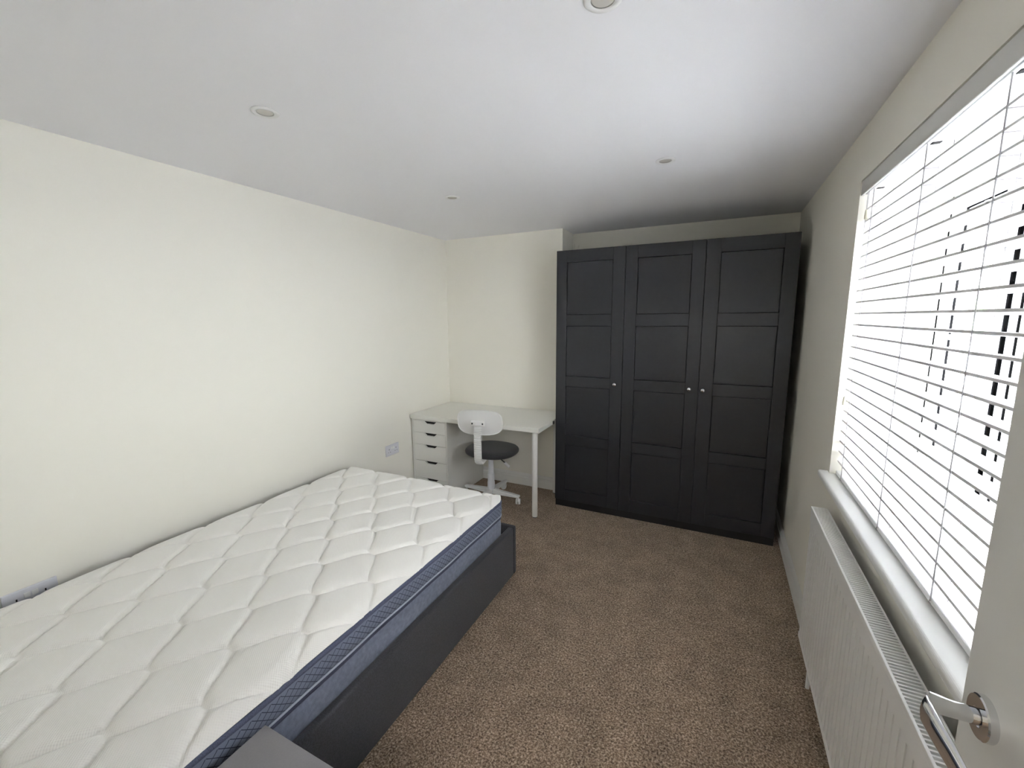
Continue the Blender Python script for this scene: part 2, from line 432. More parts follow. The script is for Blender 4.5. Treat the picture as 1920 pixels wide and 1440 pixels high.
# fluted front sheet: profile in (x, y) extruded in z, flutes fade by capping with plain rails
pitch = .0335; n = int((RY0-RY1-.03)/pitch); pts = []
y = RY0-.006
prof = []
for i in range(n+1):
    yc = RY0-.02-i*pitch
    prof += [(RX0+.013, yc+.0068), (RX0+.003, yc+.0058), (RX0+.003, yc-.0212), (RX0+.013, yc-.0222)]
front = prof
back = [(RX0+.017, front[-1][1]-.004), (RX0+.017, front[0][1]+.004)]
poly = [(RX0+.008, front[0][1]+.004)] + front + [(RX0+.008, front[-1][1]-.004)] + back
prism(bm, poly, 'Z', RZ0+.018, RZ1-.058)
inn(rad, obj('front_panel', bm, M['rad']))
bm = B(); box(bm, RX0+.001, RX0+.014, RY1, RY0, RZ1-.062, RZ1-.012, .004, 3); inn(rad, obj('top_seam', bm, M['rad']))
bm = B(); box(bm, RX0+.001, RX0+.014, RY1, RY0, RZ0, RZ0+.024, .004, 3); inn(rad, obj('bottom_seam', bm, M['rad']))
for yy in (RY0, RY1+.003):
    bm = B(); box(bm, RX0+.004, RX1, yy-.003, yy, RZ0+.02, RZ1-.008, .001); inn(rad, obj('side_panel', bm, M['rad']))
bm = B(); box(bm, RX1-.012, RX1, RY1+.005, RY0-.005, RZ0+.01, RZ1-.05, .002); inn(rad, obj('back_panel', bm, M['rad']))
bm = B()
for i in range(110):
    yy = RY0-.02-i*(RY0-RY1-.04)/110
    box(bm, RX0+.015, RX1-.013, yy-.0006, yy+.0006, RZ0+.05, RZ1-.020)
fins = inn(rad, obj('convector_fins', bm, M['radin'])); fins['kind'] = 'stuff'
bm = B(); box(bm, RX0, RX0+.006, RY1, RY0, RZ1-.014, RZ1, .0015); box(bm, RX1-.005, RX1, RY1, RY0, RZ1-.014, RZ1, .0015)
box(bm, RX0+.006, RX1-.005, RY0-.006, RY0, RZ1-.014, RZ1, .001); box(bm, RX0+.006, RX1-.005, RY1, RY1+.006, RZ1-.014, RZ1, .001)
inn(rad, obj('grille_frame', bm, M['rad']))
bm = B(); box(bm, 0, RX1-RX0-.009, -.0021, .0021, -.010, 0)
g0 = obj('grille_bar', bm, M['rad'], rad)
ng = int((RY0-RY1-.02)/.0105)
for i in range(ng):
    o = g0 if i == 0 else copyobj(g0, rad)
    o.location = (.005, (RY0-.012-i*.0105)-rad.location.y, RZ1-.001-RZ0)
for yy in (RY0-.25, RY1+.25):
    bm = B(); box(bm, RX1, W, yy-.02, yy+.02, RZ0+.1, RZ1-.1, .002); inn(rad, obj('wall_bracket', bm, M['rad']))
bm = B(); tube(bm, [(RX1-.015, RY0-.06, 0.0), (RX1-.015, RY0-.06, RZ0+.02)], .0075, 12); lathe(bm, [(.010, 0), (.013, .004), (.013, .03), (.010, .034)], (RX1-.015, RY0-.06, RZ0-.05), 'Z', 16)
inn(rad, obj('valve_pipe', bm, M['plastic'], smooth=True))

# ---------------------------------------------------------------- door
DF = 2.598; DY0 = -2.612
door = struct('door_1', 'white flush door standing open towards the window', (DF+.018, YN+.02, 0))
bm = B(); box(bm, DF, DF+.036, YN+.018, DY0, .008, 1.975, .0015); leaf = inn(door, obj('leaf', bm, M['gloss']))
bm = B(); lathe(bm, [(.0255, 0), (.026, .001), (.026, .008), (.0245, .0095), (.012, .0095), (.0115, .008)], (DF, -2.668, .994), 'X', 48, -1)
hnd = inn(door, obj('handle_rose', bm, M['chrome'], smooth=True, angle=30))
# lever: round neck flaring into a flat tapering blade that sweeps back along the door
bm = B()
HY, HZ = -2.668, .994
def lev_ring(c, u, v, ru, rv, n=20, p=2.0):
    r = []
    for k in range(n):
        a = 2*PI*k/n; ca, sa = math.cos(a), math.sin(a)
        r.append(bm.verts.new(Vector(c) + Vector(u)*ru*math.copysign(abs(ca)**(2/p), ca) + Vector(v)*rv*math.copysign(abs(sa)**(2/p), sa)))
    return r
rings = [lev_ring((DF-.006, HY, HZ), (0, 1, 0), (0, 0, 1), .0095, .0095),
         lev_ring((DF-.030, HY, HZ), (0, 1, 0), (0, 0, 1), .0098, .0098),
         lev_ring((DF-.045, HY, HZ+.001), (0, 1, 0), (0, 0, 1), .0105, .0115),
         lev_ring((DF-.055, HY-.002, HZ+.0015), (.25, .97, 0), (0, 0, 1), .0115, .0135),
         lev_ring((DF-.061, HY-.010, HZ+.0015), (.7, .7, 0), (0, 0, 1), .010, .0145),
         lev_ring((DF-.0625, HY-.024, HZ+.001), (.97, .2, 0), (0, 0, 1), .0080, .0165),
         lev_ring((DF-.0615, HY-.050, HZ), (1, 0, 0), (0, 0, 1), .0062, .0170),
         lev_ring((DF-.060, HY-.080, HZ-.0005), (1, 0, 0), (0, 0, 1), .0050, .0160),
         lev_ring((DF-.058, HY-.112, HZ-.001), (1, 0, 0), (0, 0, 1), .0038, .0125),
         lev_ring((DF-.0565, HY-.124, HZ-.001), (1, 0, 0), (0, 0, 1), .0015, .005)]
for a, b in zip(rings, rings[1:]):
    for k in range(20): bm.faces.new((a[k], a[(k+1) % 20], b[(k+1) % 20], b[k]))
bm.faces.new(rings[0]); bm.faces.new(rings[-1])
inn(door, obj('handle_lever', bm, M['chrome'], smooth=True, angle=50))
bm = B(); box(bm, DF+.006, DF+.030, DY0-.001, DY0+.0012, .90, 1.07, .0005); inn(door, obj('latch_plate', bm, M['chrome']))
for zz in (.25, 1.0, 1.72):
    bm = B(); cyl(bm, (DF+.030, YN+.012, zz-.05), (DF+.030, YN+.012, zz+.05), .006, n=12); inn(door, obj('hinge', bm, M['chrome']))

# ---------------------------------------------------------------- wardrobe
WX, WY, WT = 1.169, -.286, 1.958
ward = thing('wardrobe', 'tall charcoal three-door wardrobe with panelled doors filling the recess', 'wardrobe', (WX+.75, WY+.3, 0))
DT = .022
bm = B()
yb = .248; yf = WY+DT+.002
for (x0, x1) in ((WX, WX+.018), (WX+.491, WX+.509), (WX+.991, WX+1.009), (WX+1.482, WX+1.50)):
    box(bm, x0, x1, yf, yb, 0.0, WT-.004)
box(bm, WX, WX+1.5, yf, yb, WT-.02, WT-.002); box(bm, WX, WX+1.5, yf, yb, .06, .078); box(bm, WX, WX+1.5, yb-.006, yb, 0, WT-.004)
inn(ward, obj('carcass', bm, M['ward']))
bm = B(); box(bm, WX+.002, WX+1.498, WY+.014, WY+.03, 0, .056); inn(ward, obj('plinth', bm, M['plinth']))
zr = [(1.874, 1.498), (1.418, 1.043), (.966, .585), (.510, .145)]
zb, zt = .058, WT
for k in range(3):
    x0 = WX+.5*k+.0015; x1 = WX+.5*(k+1)-.0015
    st0, st1 = x0+.079, x1-.084
    if k == 1: st0, st1 = x0+.080, x1-.080
    if k == 2: st0, st1 = x0+.084, x1-.079
    bm = B()
    box(bm, x0, st0, WY, WY+DT, zb, zt, .0012, 1); box(bm, st1, x1, WY, WY+DT, zb, zt, .0012, 1)
    rails = [(zt, zr[0][0]), (zr[0][1], zr[1][0]), (zr[1][1], zr[2][0]), (zr[2][1], zr[3][0]), (zr[3][1], zb)]
    for (a, b) in rails: box(bm, st0, st1, WY, WY+DT, b, a, .0010, 1)
    d = inn(ward, obj('door', bm, M['ward']))
    for (a, b) in zr:
        bm = B(); box(bm, st0+.0022, st1-.0022, WY+.0060, WY+DT-.003, b+.0022, a-.0022, .0015, 1)
        o = obj('door_panel', bm, M['ward']); o.parent = d
    kx = {0: x1-.048, 1: x1-.054, 2: x0+.026}[k]
    bm = B(); lathe(bm, [(.006, 0), (.0055, .010), (.007, .014), (.0125, .018), (.0148, .024), (.0125, .030), (.006, .0335), (.0005, .0342)], (kx, WY, 1.004-.002*k), 'Y', 28, -1)
    o = obj('knob', bm, M['chrome'], smooth=True, angle=60); o['label'] = 'round chrome knob'; o.parent = d

# pipes boxed in the recess corner above the wardrobe
pp = thing('wall_pipes', 'pair of cream painted pipes rising behind the wardrobe in the recess corner', 'pipe', (XS+.03, YR-.02, 0))
for (px, top) in ((XS+.014, 2.09), (XS+.052, 2.075)):
    bm = B(); tube(bm, [(px, YR-.010, 0.11), (px, YR-.010, top-.012), (px, YR-.006, top)], .0055, 12); inn(pp, obj('pipe', bm, M['wall'], smooth=True))
bm = B(); box(bm, XS+.008, XS+.062, YR-.017, YR, 2.035, 2.045, .002); inn(pp, obj('pipe_clip', bm, M['wall']))

# ---------------------------------------------------------------- desk
desk = thing('desk', 'white laminate desk with round steel leg in the back corner', 'desk', (.58, -.30, 0))
bm = B(); box(bm, .008, 1.160, -.600, -.006, .665, .699, .0015, 1)
inn(desk, obj('tabletop', bm, M['desk']))
for (lx, ly) in ((1.106, -.545), (1.090, -.060)):
    bm = B(); lathe(bm, [(.020, .006), (.0205, .008), (.0205, .657), (.0225, .658)], (lx, ly, 0), 'Z', 32)
    l = inn(desk, obj('leg', bm, M['desk_edge'], smooth=True))
    bm = B(); lathe(bm, [(.018, 0), (.0195, .002), (.0195, .007)], (lx, ly, 0), 'Z', 24); o = obj('foot', bm, M['blackm']); o.parent = l
    bm = B(); lathe(bm, [(.045, .6645), (.045, .661), (.030, .658)], (lx, ly, 0), 'Z', 24); o = obj('mounting_plate', bm, M['alu']); o.parent = l
bm = B(); box(bm, 1.158, 1.1665, -.320, -.295, .668, .692, .002); o = inn(desk, obj('edge_block', bm, M['blackm'])); o['label'] = 'small black block'  # small black block on the right edge of the tabletop

# drawer unit
du = thing('drawer_unit', 'white five-drawer pedestal standing under the left end of the desk', 'drawer unit', (.187, -.30, 0))
x0, x1, yf, yb, zt = .013, .361, -.585, -.020, .6635
bm = B()
box(bm, x0, x0+.014, yf, yb, 0, zt, .001, 1); box(bm, x1-.014, x1, yf, yb, 0, zt, .001, 1)
box(bm, x0+.014, x1-.014, yf+.002, yb, zt-.012, zt); box(bm, x0+.014, x1-.014, yf+.02, yb, 0.02, .032); box(bm, x0+.014, x1-.014, yb-.005, yb, 0, zt-.01)
inn(du, obj('carcass', bm, M['drw']))
tops = [.652, .552, .451, .312, .162, .020]
for k in range(5):
    zt_, zb_ = tops[k]-.0015, tops[k+1]+.0015
    a0, a1 = x0+.0165, x1-.0165; c = (a0+a1)/2+.008; hw = .064; hd = .021
    poly = [(a0, zb_), (a1, zb_), (a1, zt_), (c+hw, zt_), (c+hw-.026, zt_-hd), (c-hw+.026, zt_-hd), (c-hw, zt_), (a0, zt_)]
    bm = B(); prism(bm, poly, 'Y', yf+.0005, yf+.016)
    d = inn(du, obj('drawer', bm, M['drw']))
    bm = B(); box(bm, a0+.004, a1-.004, yf+.018, yf+.022, zb_+.004, zt_-.003); box(bm, a0+.006, a1-.006, yf+.06, yb-.02, zb_+.006, zb_+.012)
    o = obj('drawer_shade_backing', bm, M['dark']); o.parent = d  # black sheets painted as the shade seen through the drawer cutouts

# ---------------------------------------------------------------- swivel chair
CX, CY = .66, -.408
ch = thing('swivel_chair', 'small white swivel chair with a round charcoal seat, tucked under the desk', 'chair', (CX, CY, 0), 0)
def c_(name, bm, m, smooth=True, angle=40, parent=ch):
    return obj(name, bm, m, parent, smooth, angle)
bm = B(); lathe(bm, [(.030, .062), (.036, .066), (.036, .085), (.031, .100), (.030, .155), (.0285, .160)], n=28); c_('hub', bm, M['greyplastic'])
bm = B(); lathe(bm, [(.0275, .155), (.0275, .225), (.025, .229)], n=28); c_('column', bm, M['greyplastic'])
bm = B(); lathe(bm, [(.0235, .226), (.0215, .30), (.019, .385), (.019, .405)], n=28); c_('column', bm, M['greyplastic'])
for k in range(4):
    a = math.radians(-1+89*k); d = Vector((math.cos(a), math.sin(a), 0)); s = Vector((-d.y, d.x, 0))
    bm = B(); rows = []
    for (r, w, z0, z1) in ((.015, .024, .062, .100), (.10, .020, .062, .094), (.21, .0165, .064, .087), (.250, .0155, .066, .084), (.258, .012, .070, .081)):
        rows.append([bm.verts.new(d*r + s*(w*sg)*f + Vector((0, 0, z))) for (sg, z, f) in ((-1, z0, 1), (1, z0, 1), (1, z1-.004, 1), (.7, z1, 1), (-.7, z1, 1), (-1, z1-.004, 1))])
    for A, C in zip(rows, rows[1:]):
        for i in range(6): bm.faces.new((A[i], A[(i+1) % 6], C[(i+1) % 6], C[i]))
    bm.faces.new(rows[0]); bm.faces.new(rows[-1])
    leg = c_('leg', bm, M['plastic'], True, 30)
    bm = B(); cp = d*.243
    ca = a+1.9; cd = Vector((math.cos(ca), math.sin(ca), 0)); cs = Vector((-cd.y, cd.x, 0)); w0 = cp+cd*.016+Vector((0, 0, .0245))
    for sg in (-1, 1):
        cyl(bm, w0+cs*sg*.004, w0+cs*sg*.018, .0245, .0225, 24)
    cyl(bm, cp+Vector((0, 0, .03)), cp+Vector((0, 0, .068)), .008, n=12)
    c_('caster', bm, M['plastic'], True, 40, leg)
# seat
bm = B(); SXr, SYr = .212, .195; rows = []; nn = 48
for (f, z) in ((.30, .408), (.86, .410), (.95, .416), (.99, .426), (1.0, .436), (.985, .446), (.94, .455), (.86, .461), (.70, .465), (.4, .466), (.1, .466)):
    ring = []
    for i in range(nn):
        a = 2*PI*i/nn; ca, sa = math.cos(a), math.sin(a); p = 2.35
        x = SXr*f*math.copysign(abs(ca)**(2/p), ca); y = SYr*f*math.copysign(abs(sa)**(2/p), sa)
        ring.append(bm.verts.new((x+.026, y-.022, z)))
    rows.append(ring)
for A, C in zip(rows, rows[1:]):
    for i in range(nn): bm.faces.new((A[i], A[(i+1) % nn], C[(i+1) % nn], C[i]))
bm.faces.new(rows[0]); bm.faces.new(rows[-1])
c_('seat', bm, M['seat'], True, 70)
bm = B(); box(bm, -.05, .05, -.07, .05, .395, .409, .004); c_('seat_bracket', bm, M['chrome'], True, 30)
# backrest, turned slightly
br = Matrix.Rotation(math.radians(11), 4, 'Z')
BYY = -.276
def bxf(bm):
    bmesh.ops.transform(bm, matrix=br, verts=bm.verts[:])
bm = B(); nn = 56; rows = []
hw, hh, zc = .176, .100, .718
def brp(f, dy, nn=56):
    ring = []
    for i in range(nn):
        a = 2*PI*i/nn; ca, sa = math.cos(a), math.sin(a); p = 3.2
        x = (hw-(1-f)*.012)*math.copysign(abs(ca)**(2/p), ca); z = (hh-(1-f)*.012)*math.copysign(abs(sa)**(2/p), sa)
        if f <= 0: x *= .45; z *= .45
        yy = BYY + dy + .028*(x/hw)**2 - z*.18
        ring.append(bm.verts.new((x, yy, z+zc)))
    return ring
rows = [brp(0, -.004), brp(.4, -.005), brp(.5, -.009), brp(.85, -.0095), brp(1, -.004), brp(1, .006), brp(.8, .013), brp(0, .014)]
for A, C in zip(rows, rows[1:]):
    for i in range(nn): bm.faces.new((A[i], A[(i+1) % nn], C[(i+1) % nn], C[i]))
bm.faces.new(rows[0]); bm.faces.new(rows[-1]); bxf(bm)
bk = c_('backrest', bm, M['plastic'], True, 50)
bm = B(); box(bm, -.056, .056, BYY-.030, BYY-.004, zc-.022, zc+.018, .0115, 4); bxf(bm); mp = c_('back_mount', bm, M['plastic'], True, 50, bk)
for sg in (-1, 1):
    bm = B(); cyl(bm, (sg*.040, BYY-.0315, zc-.002), (sg*.040, BYY-.024, zc-.002), .0062, n=16); bxf(bm); c_('screw_hole', bm, M['hole'], True, 40, bk)
# corrugated spine cover
path = []
for i in range(0, 61):
    t = i/60
    if t < .72:
        u = t/.72; path.append(Vector((0, BYY-.018+.012*math.sin(u*PI)*-.6 - .010*u, zc-.022 - u*.240)))
    else:
        u = (t-.72)/.28; a = u*PI/2; r = .052
        path.append(Vector((0, BYY-.028+r*(1-math.cos(a))+.0, zc-.262-r*math.sin(a))))
path.append(path[-1]+Vector((0, .09, 0))); path.append(path[-1]+Vector((0, .04, 0)))
bm = B(); rows = []
fine = []
L = 0; acc = [0]
for a, b in zip(path, path[1:]): L += (b-a).length; acc.append(L)
def at(s):
    for i in range(len(path)-1):
        if acc[i+1] >= s or i == len(path)-2:
            u = (s-acc[i])/(acc[i+1]-acc[i]); return path[i].lerp(path[i+1], u), (path[i+1]-path[i]).normalized()
NR = 170; Lc = L
for i in range(NR+1):
    s = Lc*i/NR; p, d = at(s); x = Vector((1, 0, 0)); nrm = d.cross(x).normalized()
    k = 1.0 if i % 4 < 3 else .64
    if s > L-.10: k = .92
    ring = []
    for q in range(16):
        a = 2*PI*q/16; ca, sa = math.cos(a), math.sin(a)
        ring.append(bm.verts.new(p + x*.030*k*math.copysign(abs(ca)**.7, ca) + nrm*.0125*k*math.copysign(abs(sa)**.7, sa)))
    rows.append(ring)
for A, C in zip(rows, rows[1:]):
    for i in range(16): bm.faces.new((A[i], A[(i+1) % 16], C[(i+1) % 16], C[i]))
bm.faces.new(rows[0]); bm.faces.new(rows[-1]); bxf(bm)
c_('spine_cover', bm, M['plastic'], True, 35)
bm = B(); lathe(bm, [(.014, .0), (.020, .002), (.020, .010), (.014, .013)], (.012, -.075, .375), n=20); c_('tension_knob', bm, M['chrome'])
bm = B(); tube(bm, [(.055, -.035, .402), (.110, -.043, .378), (.156, -.045, .350)], .0045, 8); lv = c_('height_lever', bm, M['blackm'])
bm = B(); box(bm, .148, .202, -.060, -.030, .343, .356, .005, 3)
bmesh.ops.rotate(bm, cent=(.152, -.045, .350), matrix=Matrix.Rotation(.62, 3, 'Y'), verts=bm.verts[:]); c_('lever_paddle', bm, M['plastic'], True, 40, lv)

# ---------------------------------------------------------------- bed
FX1, FY1, FY0, FZ = 1.283, -1.240, -3.29, .296
bed = thing('bed_frame', 'low charcoal upholstered bed frame along the left wall', 'bed', (.65, -2.26, 0))
bm = B(); box(bm, FX1-.034, FX1, FY0, FY1-.034, .004, FZ, .010, 4); inn(bed, obj('side_rail', bm, M['frame'], smooth=True))
bm = B(); box(bm, .022, .054, FY0, FY1-.034, .004, FZ, .010, 4); inn(bed, obj('side_rail', bm, M['frame'], smooth=True))
bm = B(); box(bm, .022, FX1, FY1-.036, FY1, .004, FZ, .010, 4); inn(bed, obj('foot_rail', bm, M['frame'], smooth=True))
bm = B(); box(bm, .022, FX1, FY0-.036, FY0, .004, FZ, .010, 4); inn(bed, obj('head_rail', bm, M['frame'], smooth=True))
bm = B(); box(bm, .056, FX1-.036, FY0+.002, FY1-.038, .225, .245, .003); inn(bed, obj('base_board', bm, M['frame']))

MX0, MX1, MY1, MY0 = .075, 1.249, -1.305, -3.205
MZ0, MZE = .247, .480
mt = thing('mattress', 'white quilted mattress with slate-blue border lying on the charcoal bed frame', 'mattress', (.66, -2.25, MZ0))
CR = .075
def corner(x, y):
    """pull a rectangle point onto the rounded footprint"""
    cx = min(max(x, MX0+CR), MX1-CR); cy = min(max(y, MY0+CR), MY1-CR)
    a, b = (x-cx), (y-cy); L = math.hypot(a, b)
    if a and b and L > 1e-9:
        m_ = max(abs(a), abs(b)); return cx+a*m_/L, cy+b*m_/L
    return x, y
PX, PY = .1337, .1457
def quilt(x, y):
    u = (x-1.150)/PX
    t = 1-abs((u % 2))*2 if (u % 2) <= 1 else -1+((u % 2)-1)*2      # triangle wave 1 .. -1
    c = .85*math.sin(PI/2*t)+.15*t
    c = max(-.97, min(.97, c*1.06))
    q = (y+2.0125)/PY
    best = 9; k0 = round(q)
    for k in range(k0-2, k0+3):
        yk = k + (.5 if k % 2 == 0 else -.5)*c
        best = min(best, abs(q-yk))
    slope = 1.25 if abs(t) < .8 else 1.05
    return best*PY/slope
def topz(x, y):
    e = min(x-MX0, MX1-x, y-MY0, MY1-y); e = max(e, 0)
    d = quilt(x, y)
    puff = 1-math.exp(-(d/.0135)**1.15)
    rim = 1-(1-min(e/.055, 1))**2.2
    wob = .0022*math.sin(x*9+y*3)+.002*math.sin(y*7-x*4)
    return MZE + .020*rim + (.0170*puff-.006)*(.35+.65*rim) + wob*rim + .006*(1-math.exp(-e/.3))
xs = []; ys = []
step = .0043
nx = int((MX1-MX0)/step); ny = int((MY1-MY0)/step)
verts = []; faces = []
for j in range(ny+1):
    y = MY0+(MY1-MY0)*j/ny
    for i in range(nx+1):
        x = MX0+(MX1-MX0)*i/nx
        X, Y = corner(x, y)
        z = topz(X, Y)
        # puffed rim pushes the fabric edge slightly outwards
        verts.append((X-.66, Y+2.25, z-MZ0))
for j in range(ny):
    for i in range(nx):
        a = j*(nx+1)+i; faces.append((a, a+1, a+nx+2, a+nx+1))
me = bpy.data.meshes.new('quilted_top'); me.from_pydata(verts, [], faces); me.materials.append(M['mattress'])
me.polygons.foreach_set('use_smooth', [True]*len(me.polygons)); me.update()
qt = bpy.data.objects.new('quilted_top', me); sc.collection.objects.link(qt); qt.parent = mt
# footprint ring for the borders
def foot(inset=0, seg=10):
    x0, x1, y0, y1 = MX0+inset, MX1-inset, MY0+inset, MY1-inset; r = CR-inset; P = []
    def straight(a, b, n):
        for i in range(n): P.append((a[0]+(b[0]-a[0])*i/n, a[1]+(b[1]-a[1])*i/n))
    def arc(cx, cy, a0):
        for i in range(seg): a = a0+PI/2*i/seg; P.append((cx+r*math.cos(a), cy+r*math.sin(a)))
    straight((x1, y0+r), (x1, y1-r), 60); arc(x1-r, y1-r, 0)
    straight((x1-r, y1), (x0+r, y1), 40); arc(x0+r, y1-r, PI/2)
    straight((x0, y1-r), (x0, y0+r), 60); arc(x0+r, y0+r, PI)
    straight((x0+r, y0), (x1-r, y0), 40); arc(x1-r, y0+r, 3*PI/2)
    return P
def band(name, m, prof, smooth=True):
    """prof: list of (outward offset, z)"""
    P = foot(); n = len(P)
    nrm = []
    for i in range(n):
        a = Vector(P[i-1]); b = Vector(P[(i+1) % n]); d = (b-a).normalized(); nrm.append(Vector((d.y, -d.x)))
    arc = [0]
    for i in range(n): arc.append(arc[-1]+(Vector(P[(i+1) % n])-Vector(P[i])).length)
    bm = B(); uv = bm.loops.layers.uv.new('UVMap')
    rows = [[bm.verts.new((P[i][0]+nrm[i].x*(o+.0012*math.sin(arc[i]*21)*(1 if len(prof) > 3 else .6))-.66, P[i][1]+nrm[i].y*o+2.25, z-MZ0+.0018*math.sin(arc[i]*9))) for i in range(n)] for (o, z) in prof]
    for r in range(len(prof)-1):
        for i in range(n):
            f = bm.faces.new((rows[r][i], rows[r][(i+1) % n], rows[r+1][(i+1) % n], rows[r+1][i]))
            us = (arc[i], arc[i+1], arc[i+1], arc[i]); zs = (prof[r][1], prof[r][1], prof[r+1][1], prof[r+1][1])
            for l, u_, z_ in zip(f.loops, us, zs): l[uv].uv = (u_, z_-.401)
    o = obj(name, bm, m, mt, smooth, 60); return o
band('edge_tape', M['tape'], [(-.001, .464), (.004, .467), (.005, .472), (.004, .478), (-.001, .4815)])
band('lattice_border', M['lattice'], [(-.001, .399), (.003, .410), (.005, .432), (.004, .455), (.001, .466)])
band('piping', M['piping'], [(-.001, .3955), (.0035, .3965), (.005, .3985), (.0035, .4005), (-.001, .4015)])
band('dark_strip', M['darkstrip'], [(-.006, .376), (.0, .380), (.002, .388), (.0, .397)])
band('lower_border', M['lowband'], [(-.004, .250), (-.002, .262), (-.0015, .30), (-.001, .34), (-.004, .372), (-.007, .378)])
bm = B(); 
vs = [bm.verts.new((x-.66, y+2.25, .001)) for x, y in foot(.004)]; bm.faces.new(vs); obj('underside', bm, M['lowband'], mt)

# ---------------------------------------------------------------- nightstand
nsx, nsy, nst = 1.290, -2.752, .455
nst_ = thing('nightstand', 'plain grey bedside cabinet beside the mattress at the bottom edge of the view', 'nightstand', (nsx+.2, nsy-.19, 0))
bm = B(); box(bm, nsx, nsx+.40, nsy-.38, nsy, nst-.020, nst, .0012, 1); inn(nst_, obj('top', bm, M['ns']))
bm = B()
box(bm, nsx+.004, nsx+.020, nsy-.376, nsy-.004, 0, nst-.0205); box(bm, nsx+.380, nsx+.396, nsy-.376, nsy-.004, 0, nst-.0205)
box(bm, nsx+.020, nsx+.380, nsy-.376, nsy-.366, .02, nst-.0205); box(bm, nsx+.020, nsx+.380, nsy-.366, nsy-.020, .03, .045)
inn(nst_, obj('body', bm, M['ns']))
for (a, b) in ((.05, .235), (.240, .430)):
    bm = B(); box(bm, nsx+.022, nsx+.378, nsy-.019, nsy-.003, a, b, .001, 1); inn(nst_, obj('drawer', bm, M['ns']))

# ---------------------------------------------------------------- sockets
def socket(y, z, label, switches=True):
    s = thing('wall_socket', label, 'socket', (0, y, z), 0, 'double sockets on the left wall')
    bm = B(); box(bm, 0, .0085, -.073, .073, -.043, .043, .003, 3); obj('face_plate', bm, M['socket'], s)
    for sg in (-1, 1):
        bm = B(); box(bm, .008, .0125, sg*.0105-.0085, sg*.0105+.0085, .006, .026, .002, 2); obj('rocker_switch', bm, M['plastic'], s)
        cy = sg*.038
        bm = B(); box(bm, .0080, .0089, cy-.0022, cy+.0022, .004, .013); obj('earth_hole', bm, M['hole'], s)
        for t in (-1, 1):
            bm = B(); box(bm, .0080, .0089, cy+t*.011-.0032, cy+t*.011+.0032, -.016, -.012); obj('pin_hole', bm, M['hole'], s)
    return s
socket(-.824, .462, 'white double wall socket between the bed foot and the desk')
socket(-2.802, .457, 'white double wall socket just above the mattress at the left edge of the view')
bx = thing('wall_outlet', 'white outlet plate cut off by the left edge, beside the socket above the mattress', 'socket', (0, -2.953, .457))
bm = B(); box(bm, 0, .0085, -.073, .073, -.043, .043, .003, 3); obj('face_plate', bm, M['socket'], bx)
bm = B(); box(bm, .008, .010, -.012, .012, -.012, .012, .002); obj('outlet', bm, M['plastic'], bx)

# ---------------------------------------------------------------- ceiling downlights
def downlight(x, y, label):
    s = thing('downlight', label, 'ceiling light', (x, y, H), 0, 'recessed ceiling downlights')
    bm = B()
    prof = [(.043, 0), (.043, -.002), (.040, -.0045), (.032, -.0050), (.030, -.0042), (.0275, -.0030), (.026, -.0005), (.026, 0)]
    lathe(bm, prof, n=40); o = obj('bezel', bm, M['plastic'], s, True, 50)
    bm = B(); lathe(bm, [(.0245, -.0005), (.0245, -.0022), (.020, -.0032), (.008, -.0038), (.001, -.0038)], n=32); obj('lamp_glass', bm, M['bulb'], s, True, 50)
    bm = B()
    prof = [(.0268, -.0004), (.0268, -.0031), (.0246, -.0031), (.0246, -.0004)]
    n = 32; rg = []
    for r, h in prof: rg.append([bm.verts.new((r*math.cos(2*PI*i/n), r*math.sin(2*PI*i/n), h)) for i in range(n)])
    for a, b in zip(rg, rg[1:]+rg[:1]):
        for i in range(n): bm.faces.new((a[i], a[(i+1) % n], b[(i+1) % n], b[i]))
    obj('inner_ring', bm, M['alu'], s, True, 40)
downlight(.851, -2.279, 'ceiling downlight above the bed, nearest the left wall and the camera')
downlight(2.010, -1.176, 'ceiling downlight in front of the wardrobe, nearest the window wall')
downlight(.833, -1.127, 'ceiling downlight furthest away, in front of the desk corner')
downlight(2.002, -2.279, 'ceiling downlight cut off by the top edge of the view')

# ---------------------------------------------------------------- outside
M['tarmac'] = mat('wet_tarmac', (0.46, 0.46, 0.49), 0.8, noise=(3, 0.15))
M['paver'] = mat('pale_paving', (0.45, 0.44, 0.42), 0.8, noise=(4, 0.15))
M['hedge'] = mat('hedge_leaf', (0.20, 0.30, 0.12), 0.8, noise=(6, 0.5))
M['brick'] = mat('pale_render', (0.62, 0.58, 0.52), 0.9, noise=(3, 0.1))
M['roof'] = mat('slate_roof', (0.12, 0.12, 0.13), 0.8, noise=(8, 0.3))
M['redcar'] = mat('red_car_paint', (0.55, 0.03, 0.05), 0.25, coat=0.6)
M['whitecar'] = mat('white_car_paint', (0.72, 0.73, 0.75), 0.25, coat=0.6)
M['tyre'] = mat('tyre', (0.03, 0.03, 0.03), 0.8)
M['carglass'] = mat('car_glass', (0.05, 0.06, 0.07), 0.08)
GZ = -.35
bm = B(); box(bm, XO+.06, 40, -25, 40, GZ-.1, GZ)
gr = obj('ground', bm, M['tarmac']); gr['kind'] = 'structure'; gr['label'] = 'grey road and drive outside the window'
